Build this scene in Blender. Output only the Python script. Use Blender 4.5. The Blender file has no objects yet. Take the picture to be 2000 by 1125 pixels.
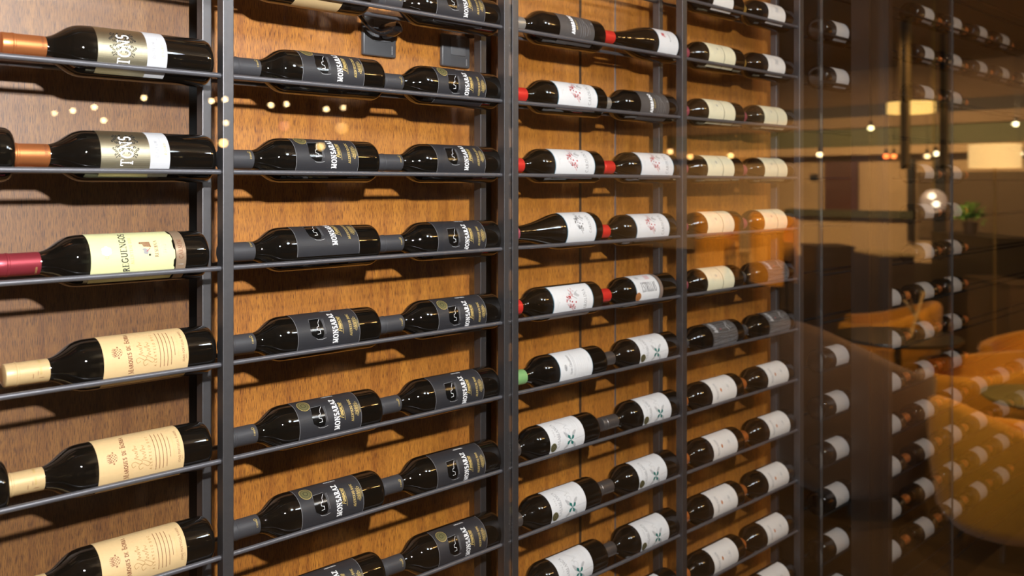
import bpy, bmesh, math, random
from mathutils import Vector, Matrix
random.seed(7)
PI = math.pi
S = bpy.context.scene
COL = S.collection
H = 2.1            # lens height above the floor
CAM_Y = -1.316
GY = -0.080        # plane of the cabinet glass
AX = 0.036         # bottle axes lie between two rods 72 mm apart

# ------------------------------------------------------------------ helpers
def u_at(px, y=0.012):
    t = (px - 1000.0) / 1755.0
    return (y - CAM_Y) * (0.7 + 0.714 * t) / (0.714 - 0.7 * t)

def depth_at(px, y):
    u = u_at(px, y)
    return 0.7 * u + 0.714 * (y - CAM_Y)

def z_at(px, py, y):
    return H + (361 - py) / 1755.0 * depth_at(px, y)

def room(px, py, z):
    """point of the lounge that the glass shows at that place of the photograph, at depth z"""
    xc = (px - 1000.0) / 1755.0 * z
    u = 0.714 * xc + 0.7 * z
    n = -0.7 * xc + 0.714 * z
    return Vector((u, 2 * GY - (n + CAM_Y), H + (361 - py) / 1755.0 * z))

def link(name, me, parent=None):
    o = bpy.data.objects.new(name, me)
    COL.objects.link(o)
    if parent is not None:
        o.parent = parent
    return o

def tag(o, label, cat, group=None):
    n = len(label.split())
    assert 4 <= n <= 16, (n, label)
    o['label'] = label
    o['category'] = cat
    if group:
        o['group'] = group
    return o

def empty(name, loc, label, cat, group=None, rz=0.0):
    o = link(name, None)
    o.empty_display_size = 0.05
    o.location = loc
    o.rotation_euler = (0, 0, rz)
    return tag(o, label, cat, group)

def obj(name, bm, mats, parent=None, smooth=None, loc=None):
    me = bpy.data.meshes.new(name)
    bm.normal_update()
    bm.to_mesh(me)
    bm.free()
    for m in (mats if isinstance(mats, (list, tuple)) else [mats]):
        me.materials.append(m)
    if smooth is not None:
        me.polygons.foreach_set('use_smooth', [True] * len(me.polygons))
        if smooth < 180:
            me.set_sharp_from_angle(angle=math.radians(smooth))
    o = link(name, me, parent)
    if loc is not None:
        o.location = loc
    return o

def struct(o):
    o['kind'] = 'structure'
    return o

def box(bm, x0, x1, y0, y1, z0, z1, mi=0, bev=0.0):
    v = [bm.verts.new(p) for p in ((x0,y0,z0),(x1,y0,z0),(x1,y1,z0),(x0,y1,z0),(x0,y0,z1),(x1,y0,z1),(x1,y1,z1),(x0,y1,z1))]
    fs = [bm.faces.new([v[i] for i in f]) for f in ((3,2,1,0),(4,5,6,7),(0,1,5,4),(1,2,6,5),(2,3,7,6),(3,0,4,7))]
    for f in fs: f.material_index = mi
    if bev > 0:
        es = list({e for f in fs for e in f.edges})
        r = bmesh.ops.bevel(bm, geom=es, offset=bev, segments=2, affect='EDGES', profile=0.5)
        for f in r['faces']: f.material_index = mi
    return fs

def tube(bm, pts, r, n=12, caps=True, mi=0):
    pts = [Vector(p) for p in pts]
    rings = []
    for i, p in enumerate(pts):
        d = (pts[min(i+1, len(pts)-1)] - pts[max(i-1, 0)]).normalized()
        a = Vector((0, 0, 1)) if abs(d.z) < 0.9 else Vector((1, 0, 0))
        x = d.cross(a).normalized(); y = x.cross(d).normalized()
        rr = r[i] if isinstance(r, (list, tuple)) else r
        rings.append([bm.verts.new(p + (x * math.cos(2*PI*k/n) + y * math.sin(2*PI*k/n)) * rr) for k in range(n)])
    for a, b in zip(rings, rings[1:]):
        for k in range(n):
            f = bm.faces.new((a[k], a[(k+1) % n], b[(k+1) % n], b[k])); f.material_index = mi
    if caps:
        f = bm.faces.new(rings[0][::-1]); f.material_index = mi
        f = bm.faces.new(rings[-1]); f.material_index = mi
    bmesh.ops.recalc_face_normals(bm, faces=bm.faces)

def lathe_x(prof, n=56):
    """profile (s, r): s grows from the base towards -x"""
    bm = bmesh.new()
    rings = []
    for s, r in prof:
        if r < 1e-6:
            rings.append([bm.verts.new((-s, 0, 0))])
        else:
            rings.append([bm.verts.new((-s, -r*math.cos(2*PI*k/n), r*math.sin(2*PI*k/n))) for k in range(n)])
    for a, b in zip(rings, rings[1:]):
        for k in range(n):
            k2 = (k+1) % n
            if len(a) == 1: bm.faces.new((a[0], b[k2], b[k]))
            elif len(b) == 1: bm.faces.new((a[k], a[k2], b[0]))
            else: bm.faces.new((a[k], a[k2], b[k2], b[k]))
    bmesh.ops.recalc_face_normals(bm, faces=bm.faces)
    return bm

def lathe_z(prof, n=40, bm=None, c=(0, 0), mi=0):
    bm = bm or bmesh.new()
    rings = []
    for r, z in prof:
        if r < 1e-6: rings.append([bm.verts.new((c[0], c[1], z))])
        else: rings.append([bm.verts.new((c[0]+r*math.cos(2*PI*k/n), c[1]+r*math.sin(2*PI*k/n), z)) for k in range(n)])
    for a, b in zip(rings, rings[1:]):
        for k in range(n):
            k2 = (k+1) % n
            if len(a) == 1 and len(b) == 1: continue
            if len(a) == 1: f = bm.faces.new((a[0], b[k], b[k2]))
            elif len(b) == 1: f = bm.faces.new((a[k], a[k2], b[0]))
            else: f = bm.faces.new((a[k], a[k2], b[k2], b[k]))
            f.material_index = mi
    bmesh.ops.recalc_face_normals(bm, faces=bm.faces)
    return bm

# ------------------------------------------------------------------ materials
def mat(name, color, rough=0.5, metal=0.0, spec=0.5, coat=0.0, coat_rough=0.05, noise=0.0, nscale=40.0, bump=0.0, sheen=0.0, emit=None, estr=0.0):
    m = bpy.data.materials.new(name); m.use_nodes = True
    nt = m.node_tree; b = nt.nodes['Principled BSDF']
    b.inputs['Base Color'].default_value = (*color, 1)
    b.inputs['Roughness'].default_value = rough
    b.inputs['Metallic'].default_value = metal
    b.inputs['Specular IOR Level'].default_value = spec
    b.inputs['Coat Weight'].default_value = coat
    b.inputs['Coat Roughness'].default_value = coat_rough
    b.inputs['Sheen Weight'].default_value = sheen
    if emit:
        b.inputs['Emission Color'].default_value = (*emit, 1)
        b.inputs['Emission Strength'].default_value = estr
    if noise > 0 or bump > 0:
        tc = nt.nodes.new('ShaderNodeTexCoord'); nz = nt.nodes.new('ShaderNodeTexNoise')
        nz.inputs['Scale'].default_value = nscale; nz.inputs['Detail'].default_value = 4
        nt.links.new(tc.outputs['Object'], nz.inputs['Vector'])
        if noise > 0:
            mx = nt.nodes.new('ShaderNodeMix'); mx.data_type = 'RGBA'
            mx.inputs[6].default_value = (*[c*(1-noise) for c in color], 1)
            mx.inputs[7].default_value = (*[min(1, c*(1+noise)) for c in color], 1)
            nt.links.new(nz.outputs['Fac'], mx.inputs[0]); nt.links.new(mx.outputs[2], b.inputs['Base Color'])
        if bump > 0:
            bp = nt.nodes.new('ShaderNodeBump'); bp.inputs['Strength'].default_value = bump; bp.inputs['Distance'].default_value = 0.002
            nt.links.new(nz.outputs['Fac'], bp.inputs['Height']); nt.links.new(bp.outputs['Normal'], b.inputs['Normal'])
    return m

def wood_mat(name='veneer', dark=1.0, gr=1.0, bl=1.0):
    m = bpy.data.materials.new(name); m.use_nodes = True
    nt = m.node_tree; b = nt.nodes['Principled BSDF']; N = nt.nodes.new; L = nt.links.new
    tc = N('ShaderNodeTexCoord')
    def noise(scl, vec, detail=3, rough=0.55, dist=0.0):
        mp = N('ShaderNodeMapping'); mp.inputs['Scale'].default_value = vec
        L(tc.outputs['Object'], mp.inputs['Vector'])
        n = N('ShaderNodeTexNoise'); n.inputs['Scale'].default_value = scl; n.inputs['Detail'].default_value = detail
        n.inputs['Roughness'].default_value = rough; n.inputs['Distortion'].default_value = dist
        L(mp.outputs['Vector'], n.inputs['Vector']); return n
    n1 = noise(1050, (1, 1, 0.06), 2, 0.6, 0.2)       # short dark pores
    n2 = noise(55, (1, 1, 0.05), 5, 0.65, 0.5)      # broad figure
    n3 = noise(3.0, (1, 1, 0.35), 2, 0.5)            # board to board tone
    r1 = N('ShaderNodeValToRGB'); r1.color_ramp.elements[0].position = 0.38; r1.color_ramp.elements[1].position = 0.51
    L(n1.outputs['Fac'], r1.inputs['Fac'])
    r2 = N('ShaderNodeValToRGB'); e = r2.color_ramp.elements
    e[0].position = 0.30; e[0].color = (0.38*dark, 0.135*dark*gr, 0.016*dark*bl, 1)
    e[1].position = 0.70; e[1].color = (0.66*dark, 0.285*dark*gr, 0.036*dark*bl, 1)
    L(n2.outputs['Fac'], r2.inputs['Fac'])
    mx = N('ShaderNodeMix'); mx.data_type = 'RGBA'; mx.blend_type = 'MULTIPLY'
    mx.inputs[0].default_value = 1.0
    r1.color_ramp.elements[0].color = (0.32, 0.24, 0.19, 1); r1.color_ramp.elements[1].color = (1, 1, 1, 1)
    L(r2.outputs['Color'], mx.inputs[6]); L(r1.outputs['Color'], mx.inputs[7])
    mx2 = N('ShaderNodeMix'); mx2.data_type = 'RGBA'; mx2.blend_type = 'MULTIPLY'; mx2.inputs[0].default_value = 1.0
    r3 = N('ShaderNodeValToRGB'); r3.color_ramp.elements[0].color = (0.75, 0.7, 0.66, 1); r3.color_ramp.elements[1].color = (1.1, 1.1, 1.1, 1)
    L(n3.outputs['Fac'], r3.inputs['Fac']); L(mx.outputs[2], mx2.inputs[6]); L(r3.outputs['Color'], mx2.inputs[7])
    L(mx2.outputs[2], b.inputs['Base Color'])
    b.inputs['Roughness'].default_value = WOOD_ROUGH
    b.inputs['Specular IOR Level'].default_value = WOOD_SPEC
    bp = N('ShaderNodeBump'); bp.inputs['Strength'].default_value = 0.25; bp.inputs['Distance'].default_value = 0.0006
    L(n1.outputs['Fac'], bp.inputs['Height']); L(bp.outputs['Normal'], b.inputs['Normal'])
    return m

WOOD_ROUGH, WOOD_SPEC = 0.50, 1.0
M = {}
M['wood'] = wood_mat('veneer', 0.96, 0.95, 0.85)
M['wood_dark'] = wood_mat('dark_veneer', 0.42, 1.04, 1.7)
M['seam'] = mat('panel_seam', (0.06, 0.035, 0.02), 0.35, spec=0.8)
M['steel'] = mat('powder_coated_steel', (0.15, 0.147, 0.155), 0.50, 0.92, spec=0.9, noise=0.12, nscale=120, bump=0.05)
M['rod'] = mat('satin_black_rod', (0.17, 0.17, 0.19), 0.36, 0.6, spec=0.7)
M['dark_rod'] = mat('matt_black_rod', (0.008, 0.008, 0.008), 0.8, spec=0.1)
M['dark'] = mat('black_lacquer', (0.012, 0.010, 0.009), 0.4)
M['bottle'] = mat('dark_bottle_glass', (0.005, 0.004, 0.003), 0.03, spec=0.6)
M['bottle_brown'] = mat('brown_bottle_glass', (0.008, 0.005, 0.0025), 0.035, spec=0.6)
def cap(name, c, r=0.32, metal=0.6): M[name] = mat(name, c, r, metal, noise=0.06, nscale=300)
cap('copper_foil', (0.62, 0.22, 0.075), 0.36, 0.75)
cap('wine_red_foil', (0.30, 0.035, 0.050), 0.38, 0.5)
cap('tan_foil', (0.62, 0.44, 0.22), 0.42, 0.15)
cap('charcoal_foil', (0.048, 0.048, 0.054), 0.5, 0.1)
cap('silver_foil', (0.45, 0.43, 0.40), 0.4, 0.7)
cap('red_foil', (0.62, 0.03, 0.02), 0.38, 0.2)
cap('green_foil', (0.22, 0.42, 0.16), 0.42, 0.1)
cap('pewter_foil', (0.16, 0.145, 0.14), 0.36, 0.7)
cap('pink_foil', (0.40, 0.09, 0.12), 0.4, 0.4)
cap('orange_foil', (0.70, 0.22, 0.05), 0.32, 0.6)
cap('gold_foil', (0.55, 0.36, 0.08), 0.35, 0.7)
def pap(name, c, r=0.6, metal=0.0, spec=0.3): M[name] = mat(name, c, r, metal, spec, noise=0.03, nscale=200)
pap('white_paper', (0.72, 0.72, 0.73), 0.55)
pap('ivory_paper', (0.82, 0.76, 0.54), 0.55)
pap('lime_cream_paper', (0.66, 0.66, 0.36), 0.42)
pap('beige_paper', (0.66, 0.47, 0.24), 0.50)
pap('charcoal_paper', (0.024, 0.024, 0.028), 0.48, spec=0.5)
pap('slate_paper', (0.075, 0.068, 0.066), 0.5, spec=0.4)
pap('dull_white_paper', (0.80, 0.76, 0.72), 0.6)
pap('gold_paper', (0.52, 0.47, 0.33), 0.42, 1.0)
pap('bronze_paper', (0.42, 0.30, 0.20), 0.35, 0.5)
pap('taupe_paper', (0.22, 0.16, 0.13), 0.5)
pap('ink_black', (0.02, 0.02, 0.02), 0.6)
pap('ink_grey', (0.30, 0.30, 0.31), 0.6)
pap('ink_pale', (0.46, 0.46, 0.47), 0.6)
pap('ink_brown', (0.22, 0.08, 0.04), 0.6)
pap('ink_white', (0.85, 0.85, 0.86), 0.5)
pap('ink_gold', (0.62, 0.46, 0.16), 0.4, 0.3)
pap('ink_red', (0.50, 0.02, 0.03), 0.5)
pap('ink_pink', (0.72, 0.35, 0.36), 0.5)
pap('ink_teal', (0.01, 0.16, 0.14), 0.5)
pap('ink_blue_edge', (0.03, 0.12, 0.17), 0.4)
pap('ink_gloss_black', (0.004, 0.004, 0.004), 0.15, spec=0.6)
pap('medal_gold', (0.30, 0.28, 0.13), 0.35, 0.6)
pap('medal_dark', (0.12, 0.11, 0.05), 0.4, 0.5)
pap('medal_copper', (0.48, 0.22, 0.07), 0.4, 0.5)
pap('ink_orange', (0.60, 0.22, 0.07), 0.5)
pap('dimmed_paper', (0.50, 0.47, 0.45), 0.6)  # white label paper with a reflection's dimness put into its colour
pap('cool_paper', (0.50, 0.51, 0.54), 0.55)
pap('ink_script', (0.36, 0.21, 0.08), 0.6)
PAPERS = ['ink_script', 'dimmed_paper', 'cool_paper', 'white_paper', 'ink_black', 'ink_grey', 'ink_pale', 'ink_brown', 'ink_white', 'ink_gold', 'ink_red', 'ink_pink',
          'ink_teal', 'ink_gloss_black', 'medal_gold', 'medal_dark', 'medal_copper', 'ink_orange', 'ivory_paper',
          'lime_cream_paper', 'beige_paper', 'charcoal_paper', 'slate_paper', 'dull_white_paper', 'gold_paper',
          'bronze_paper', 'taupe_paper', 'ink_blue_edge']

GIOR = 2.0
def glass_mat():
    m = bpy.data.materials.new('clear_glass'); m.use_nodes = True
    nt = m.node_tree; nt.nodes.clear(); N = nt.nodes.new; L = nt.links.new
    out = N('ShaderNodeOutputMaterial'); tr = N('ShaderNodeBsdfTransparent'); gl = N('ShaderNodeBsdfGlossy')
    tr.inputs['Color'].default_value = (0.985, 0.99, 0.985, 1)
    gl.inputs['Roughness'].default_value = 0.0
    geo = N('ShaderNodeNewGeometry'); mr = N('ShaderNodeMapRange')
    mr.inputs['To Min'].default_value = GIOR; mr.inputs['To Max'].default_value = 1 / GIOR
    fr = N('ShaderNodeFresnel'); mx = N('ShaderNodeMixShader')
    L(geo.outputs['Backfacing'], mr.inputs['Value']); L(mr.outputs['Result'], fr.inputs['IOR'])
    L(fr.outputs['Fac'], mx.inputs['Fac']); L(tr.outputs[0], mx.inputs[1]); L(gl.outputs[0], mx.inputs[2])
    L(mx.outputs[0], out.inputs['Surface'])
    return m
M['glass'] = glass_mat()

# ------------------------------------------------------------------ lettering
def arc(cx, cy, rx, ry, a0, a1, n=10):
    return [(cx + rx*math.cos(math.radians(a0+(a1-a0)*i/n)), cy + ry*math.sin(math.radians(a0+(a1-a0)*i/n))) for i in range(n+1)]
# strokes in a unit-high cell: (points, thick?) and serif feet (x, y)
G = {
 'A': (.78, [([(.08,0),(.39,1)],0),([(.39,1),(.70,0)],1),([(.2,.36),(.6,.36)],0)], [(.08,0),(.70,0)]),
 'B': (.68, [([(.16,0),(.16,1)],1),(arc(.3,.75,.22,.25,90,-90),0),(arc(.32,.26,.26,.26,90,-90),1),([(.16,1),(.3,1)],0),([(.16,.5),(.32,.5)],0),([(.16,0),(.32,0)],0)], [(.16,0),(.16,1)]),
 'C': (.76, [(arc(.42,.5,.34,.5,50,310,16),1),([(.68,.78),(.68,.98)],0)], []),
 'D': (.80, [([(.16,0),(.16,1)],1),(arc(.32,.5,.38,.5,90,-90,14),1),([(.16,1),(.32,1)],0),([(.16,0),(.32,0)],0)], [(.16,0),(.16,1)]),
 'E': (.66, [([(.16,0),(.16,1)],1),([(.16,1),(.56,1),(.56,.82)],0),([(.16,.5),(.44,.5)],0),([(.16,0),(.58,0),(.58,.2)],0)], [(.16,0),(.16,1)]),
 'F': (.62, [([(.16,0),(.16,1)],1),([(.16,1),(.54,1),(.54,.82)],0),([(.16,.5),(.44,.5)],0)], [(.16,0),(.16,1)]),
 'G': (.82, [(arc(.42,.5,.34,.5,50,320,16),1),([(.70,.05),(.70,.42)],1)], [(.68,.42)]),
 'H': (.82, [([(.16,0),(.16,1)],1),([(.66,0),(.66,1)],1),([(.16,.5),(.66,.5)],0)], [(.16,0),(.16,1),(.66,0),(.66,1)]),
 'I': (.36, [([(.18,0),(.18,1)],1)], [(.18,0),(.18,1)]),
 'J': (.46, [([(.26,1),(.26,.1),(.12,-.05)],1)], [(.26,1)]),
 'L': (.62, [([(.16,0),(.16,1)],1),([(.16,0),(.54,0),(.54,.22)],0)], [(.16,0),(.16,1)]),
 'M': (.98, [([(.16,0),(.16,1)],0),([(.16,1),(.48,.1)],1),([(.48,.1),(.80,1)],0),([(.80,1),(.80,0)],1)], [(.16,0),(.16,1),(.80,0),(.80,1)]),
 'N': (.88, [([(.16,0),(.16,1)],0),([(.16,1),(.72,0)],1),([(.72,0),(.72,1)],0)], [(.16,0),(.12,1),(.68,1)]),
 'O': (.86, [(arc(.42,.5,.34,.5,0,360,22),1)], []),
 'P': (.66, [([(.16,0),(.16,1)],1),(arc(.3,.74,.24,.26,90,-90),1),([(.16,1),(.3,1)],0),([(.16,.48),(.3,.48)],0)], [(.16,0),(.16,1)]),
 'Q': (.86, [(arc(.42,.5,.34,.5,0,360,22),1),([(.45,.15),(.75,-.15)],0)], []),
 'R': (.74, [([(.16,0),(.16,1)],1),(arc(.3,.75,.22,.25,90,-90),1),([(.16,1),(.3,1)],0),([(.16,.5),(.34,.5)],0),([(.34,.5),(.64,0)],1)], [(.16,0),(.16,1),(.66,0)]),
 'S': (.62, [(arc(.32,.74,.2,.26,40,250,10)+arc(.3,.26,.22,.26,70,-140,10),1)], []),
 'T': (.72, [([(.36,0),(.36,1)],1),([(.06,.82),(.06,1),(.66,1),(.66,.82)],0)], [(.36,0)]),
 'U': (.80, [([(.16,1),(.16,.3)]+arc(.4,.3,.24,.3,180,360,10)+[(.64,1)],1)], [(.16,1),(.64,1)]),
 'V': (.76, [([(.06,1),(.38,0)],1),([(.38,0),(.70,1)],0)], [(.06,1),(.70,1)]),
 'W': (1.0, [([(.04,1),(.28,0)],1),([(.28,0),(.5,.9)],0),([(.5,.9),(.74,0)],1),([(.74,0),(.96,1)],0)], [(.04,1),(.96,1)]),
 'Y': (.74, [([(.06,1),(.37,.48)],1),([(.68,1),(.37,.48)],0),([(.37,.48),(.37,0)],1)], [(.37,0)]),
 'Z': (.66, [([(.1,.84),(.1,1),(.58,1)],0),([(.58,1),(.08,0)],1),([(.08,0),(.58,0),(.58,.18)],0)], []),
 '0': (.62, [(arc(.31,.5,.22,.5,0,360,16),1)], []), '1': (.4, [([(.06,.8),(.2,1),(.2,0)],1)], [(.2,0)]),
 '2': (.6, [(arc(.3,.72,.2,.28,160,-30,8)+[(.08,0),(.54,0)],1)], []),
 '5': (.6, [([(.5,1),(.14,1),(.12,.56)]+arc(.28,.32,.22,.32,100,-140,8),1)], []),
}

class Label:
    """a curved label: sheet plus flat-coloured print, laid on a bottle of radius R.  x = mm round the bottle (up), y = mm along it (to the neck)"""
    def __init__(self, R, sc):
        self.bm = bmesh.new(); self.R = R; self.sc = sc; self.roll = 0.0
    def P(self, x, y, lift):
        a = x * 0.001 / self.R + self.roll
        return (-(self.sc + y * 0.001), -(self.R + lift) * math.cos(a), (self.R + lift) * math.sin(a))
    def face(self, pts, m, lift):
        try:
            f = self.bm.faces.new([self.bm.verts.new(self.P(x, y, lift)) for x, y in pts])
            f.material_index = PAPERS.index(m)
        except ValueError:
            pass
    def sheet(self, x0, x1, y0, y1, m, lift=0.0002, wav=None):
        n = max(2, int(abs(x1 - x0) / 3.0))
        for i in range(n):
            a = x0 + (x1-x0)*i/n; b = x0 + (x1-x0)*(i+1)/n
            w = (wav(a), wav(b)) if wav else (0, 0)
            self.face([(a, y0 + w[0]), (b, y0 + w[1]), (b, y1), (a, y1)], m, lift)
    def stroke(self, pts, w, m, lift=0.0005):
        for (x0, y0), (x1, y1) in zip(pts, pts[1:]):
            dx, dy = x1-x0, y1-y0; l = math.hypot(dx, dy)
            if l < 1e-6: continue
            nseg = max(1, int(l / 4.0))
            ex, ey = dx/l*w*0.3, dy/l*w*0.3
            nx, ny = -dy/l*w/2, dx/l*w/2
            for k in range(nseg):
                ax, ay = x0+dx*k/nseg - ex, y0+dy*k/nseg - ey
                bx, by = x0+dx*(k+1)/nseg + ex, y0+dy*(k+1)/nseg + ey
                self.face([(ax+nx, ay+ny), (ax-nx, ay-ny), (bx-nx, by-ny), (bx+nx, by+ny)], m, lift)
    def text(self, s, x, y, h, m, serif=True, thick=0.17, thin=0.07, cond=1.0, spc=0.06, bend=0.0, lift=0.0005, rot=False, slant=0.0, small=None):
        W = 0.0; cells = []
        for ch in s:
            c = ch.upper()
            if ch == ' ': W += 0.4*h*cond; continue
            if c not in G: W += 0.3*h; continue
            hh = h * (small if (small and ch.islower()) else 1.0)
            cells.append((c, W, hh)); W += (G[c][0] + spc) * hh * cond
        for c, ox, hh in cells:
            adv, st, feet = G[c]
            def T(px, py):
                X = (ox + px*hh*cond) - W/2 + slant*py*hh; Y = py*hh
                if bend: Y += bend * (X/10.0)**2
                return (x + X, y + Y) if not rot else (x - Y, y + X)
            for pts, tk in st:
                self.stroke([T(*p) for p in pts], (thick if tk else thin)*h, m, lift)
            if serif:
                for fx, fy in feet:
                    self.stroke([T(fx-.13/cond**.5, fy), T(fx+.13/cond**.5, fy)], thin*h*1.2, m, lift)
    def fill(self, poly, m, lift=0.0004, step=1.2):
        xs = [p[0] for p in poly]; a, b = min(xs), max(xs); n = max(2, int((b-a)/step))
        def cuts(x):
            r = []
            for (x0, y0), (x1, y1) in zip(poly, poly[1:]+poly[:1]):
                if (x0 <= x < x1) or (x1 <= x < x0): r.append(y0+(y1-y0)*(x-x0)/(x1-x0))
            return sorted(r)
        for i in range(n):
            x0 = a+(b-a)*i/n; x1 = a+(b-a)*(i+1)/n; e = (x1-x0)*0.02
            c0, c1 = cuts(x0+e), cuts(x1-e)
            if len(c0) == len(c1):
                for k in range(0, len(c0)-1, 2):
                    self.face([(x0, c0[k]), (x1, c1[k]), (x1, c1[k+1]), (x0, c0[k+1])], m, lift)
    def disc(self, x, y, r, m, lift=0.0004, rx=None, n=20):
        rx = rx or r
        self.fill([(x+rx*math.cos(2*PI*k/n), y+r*math.sin(2*PI*k/n)) for k in range(n)], m, lift, step=max(0.4, r/5))
    def ring(self, x, y, r, w, m, lift=0.0005, n=20, rx=None):
        rx = rx or r
        self.stroke([(x+rx*math.cos(2*PI*k/n), y+r*math.sin(2*PI*k/n)) for k in range(n+1)], w, m, lift)
    def lines(self, x0, x1, ys, w, m, rnd, gap=0.8):
        for y in ys:
            a = x0 + rnd.uniform(0, 3); e = x1 - rnd.uniform(0, 5)
            x = a
            while x < e:
                l = rnd.uniform(1.5, 4.5)
                self.stroke([(x, y), (min(e, x+l), y)], w, m, 0.0005); x += l + gap
    def scrawl(self, x, y, h, m, s, w=0.35, slant=0.35):
        rnd = random.Random(s); pts = []; X = 0
        n = 26 + 4*(s % 4)
        for i in range(n*3):
            t = i/3.0
            amp = h * (0.35 + 0.65*rnd.random() if i % 9 == 0 else 0.4)
            X += 0.38
            yy = amp*0.5*math.sin(t*2.1); pts.append((x + X - 0.19*n*3 + 0.9*math.cos(t*2.1) + yy*slant, y + yy + 0.02*X))
        self.stroke(pts, w, m)
    def done(self, name, parent):
        bmesh.ops.recalc_face_normals(self.bm, faces=self.bm.faces)
        me = bpy.data.meshes.new(name); self.bm.to_mesh(me); self.bm.free()
        used = sorted({p.material_index for p in me.polygons}); remap = {k: i for i, k in enumerate(used)}
        for k in used: me.materials.append(M[PAPERS[k]])
        for p in me.polygons: p.material_index = remap[p.material_index]
        # every face must look outwards
        for p in me.polygons:
            c = p.center
            if p.normal.y * c.y + p.normal.z * c.z < 0: p.flip()
        return link(name, me, parent)

def flourish(L, cx, cy, s, m):
    """symmetric damask curls"""
    for mx_ in (1, -1):
        for my_ in (1, -1):
            for (ax, ay, r, a0, a1) in ((3, 3.4, 1.9, -60, 250), (6.2, 6.0, 1.5, 0, 300), (9.3, 3.2, 1.7, 40, 330), (7.0, 10.2, 1.5, -90, 220),
                                        (11.5, 7.2, 1.3, -20, 250), (3.0, 9.0, 1.6, 60, 360), (10.8, 11.0, 1.1, 0, 270), (13.4, 3.6, 1.0, 90, 380), (4.2, 13.0, 1.1, 0, 300)):
                pts = []
                for k in range(11):
                    t = k/10; a = math.radians(a0+(a1-a0)*t); rr = r*(1-0.65*t)
                    pts.append((cx+mx_*(ax+rr*math.cos(a))*s, cy+my_*(ay+rr*math.sin(a))*s))
                L.stroke(pts, 0.75*s, m)
            for (x0, y0, x1, y1) in ((1, 1.2, 3.4, 2.0), (5, 3, 7.2, 4.3), (9, 8.4, 10.6, 9.6), (5, 11, 6.2, 12.6), (12.6, 9.4, 14, 10.6), (1.2, 6.2, 2.2, 7.4)):
                L.stroke([(cx+mx_*x0*s, cy+my_*y0*s), (cx+mx_*x1*s, cy+my_*y1*s)], 0.9*s, m)

def castle(L, x, y, sx=1.95, sy=2.5):
    T = lambda pts: [(x+a*sx, y+b*sy) for a, b in pts]
    body = [(-9, -3), (-9.5, 1), (-6, 5.5), (-1, 6.2), (3, 5.6), (8.5, 5.0), (8.5, -2.5), (9.6, -3.2), (4, -3.8), (0, -4.0), (-5, -3.9)]
    L.fill(T(body), 'ink_gloss_black', 0.0004, 1.2)
    L.stroke(T(((-9.4, -5.4), (-10.4, -2), (-10.0, 1), (-9.2, 2.2))), 0.6, 'ink_pale', 0.0006)
    L.stroke(T(((9.4, -3.4), (9.2, -1), (9.0, 2), (8.8, 5.2), (6, 5.9))), 0.4, 'ink_grey', 0.0006)
    L.stroke(T(((-5.5, 1.2), (-5.2, -1.2), (-2.6, -1.0), (-1.8, 1.0), (0.6, 0.9), (1.2, -0.6), (3.4, -0.7))), 0.7, 'ink_white', 0.0006)
    L.stroke(T(((4.0, -0.6), (6.0, -1.6), (8.0, -2.8))), 0.6, 'ink_white', 0.0006)
    for d in (-4.8, -5.7):
        L.stroke(T([(a, d+0.5*math.cos(a/5)) for a in range(-6, 10, 2)]), 0.4, 'ink_grey', 0.0006)

def lab_tons(L, parts):
    L.sc = 0.0
    L.sheet(-48, 48, 106, 176, 'gold_paper')
    flourish(L, 2, 141, 1.35, 'ink_black')
    L.text('TONS', -5, 132, 16.5, 'ink_white', thick=.12, thin=.075, spc=.10, cond=.84, lift=0.0007)
    parts.append('paper')
def lab_tons2(L):
    L.sheet(-48, 48, 76.5, 106, 'cool_paper', 0.00025)
    L.text('DUORUM', -2, 94, 4.6, 'ink_grey', serif=False, thick=.11, thin=.09, spc=.14)
    L.scrawl(1, 89, 3.2, 'ink_grey', 5, 0.22)
    L.text('DOURO', -2, 81.5, 3.6, 'ink_gold', serif=False, thick=.14, thin=.12, spc=.25)
def lab_reg(L):
    L.sheet(-52, 50, 58, 178, 'lime_cream_paper', wav=lambda x: 1.1*math.copysign(1, math.sin(x*0.22+.5)))
    for a in range(6):
        t = a*PI/3
        L.disc(-1+4.4*math.cos(t), 156+4.4*math.sin(t), 3.0, 'ink_white', 0.0004)
    L.disc(-1, 156, 4.4, 'ink_white', 0.0005); L.ring(-10, 156, 2.2, .5, 'ink_gold', 0.0005)
    L.text('REGUENGOS', 0, 128, 8.6, 'ink_black', thick=.17, thin=.06, spc=.08, bend=-0.45)
    L.text('ALENTEJO DOC', 0, 119.5, 4.0, 'ink_gold', thick=.14, thin=.09, spc=.22, bend=-0.3)
    L.fill([(2, 92), (11, 93), (11, 108), (8, 109), (7, 104), (3, 103)], 'ink_brown', 0.0004, .8)
    L.fill([(-9, 98), (-3, 96), (1, 101), (0, 106), (-3, 103), (-7, 104)], 'ink_grey', 0.0004, .8)
    for k in range(4):
        L.stroke([(3+2*k, 94), (3+2*k, 107)], .35, 'lime_cream_paper', .0006)
        L.stroke([(-8+2.2*k, 92+k), (-6.5+2.2*k, 97+k)], .6, 'ink_grey')
    L.disc(-9.5, 95, 1.7, 'ink_black'); L.stroke([(-4, 99), (0, 94)], 1.1, 'ink_red')
    L.stroke([(2, 90.5), (11, 91.5)], .5, 'ink_grey')
    L.text('RESERVA', 0, 82.5, 4.6, 'ink_brown', thick=.16, thin=.07, spc=.10)
    L.text('VINHO TINTO', 0, 75.5, 2.4, 'ink_pale', serif=False, thick=.16, thin=.14, spc=.3)
    L.text('2012', 0, 69.5, 3.0, 'ink_grey', serif=False, thick=.16, thin=.14, spc=.7)
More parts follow.
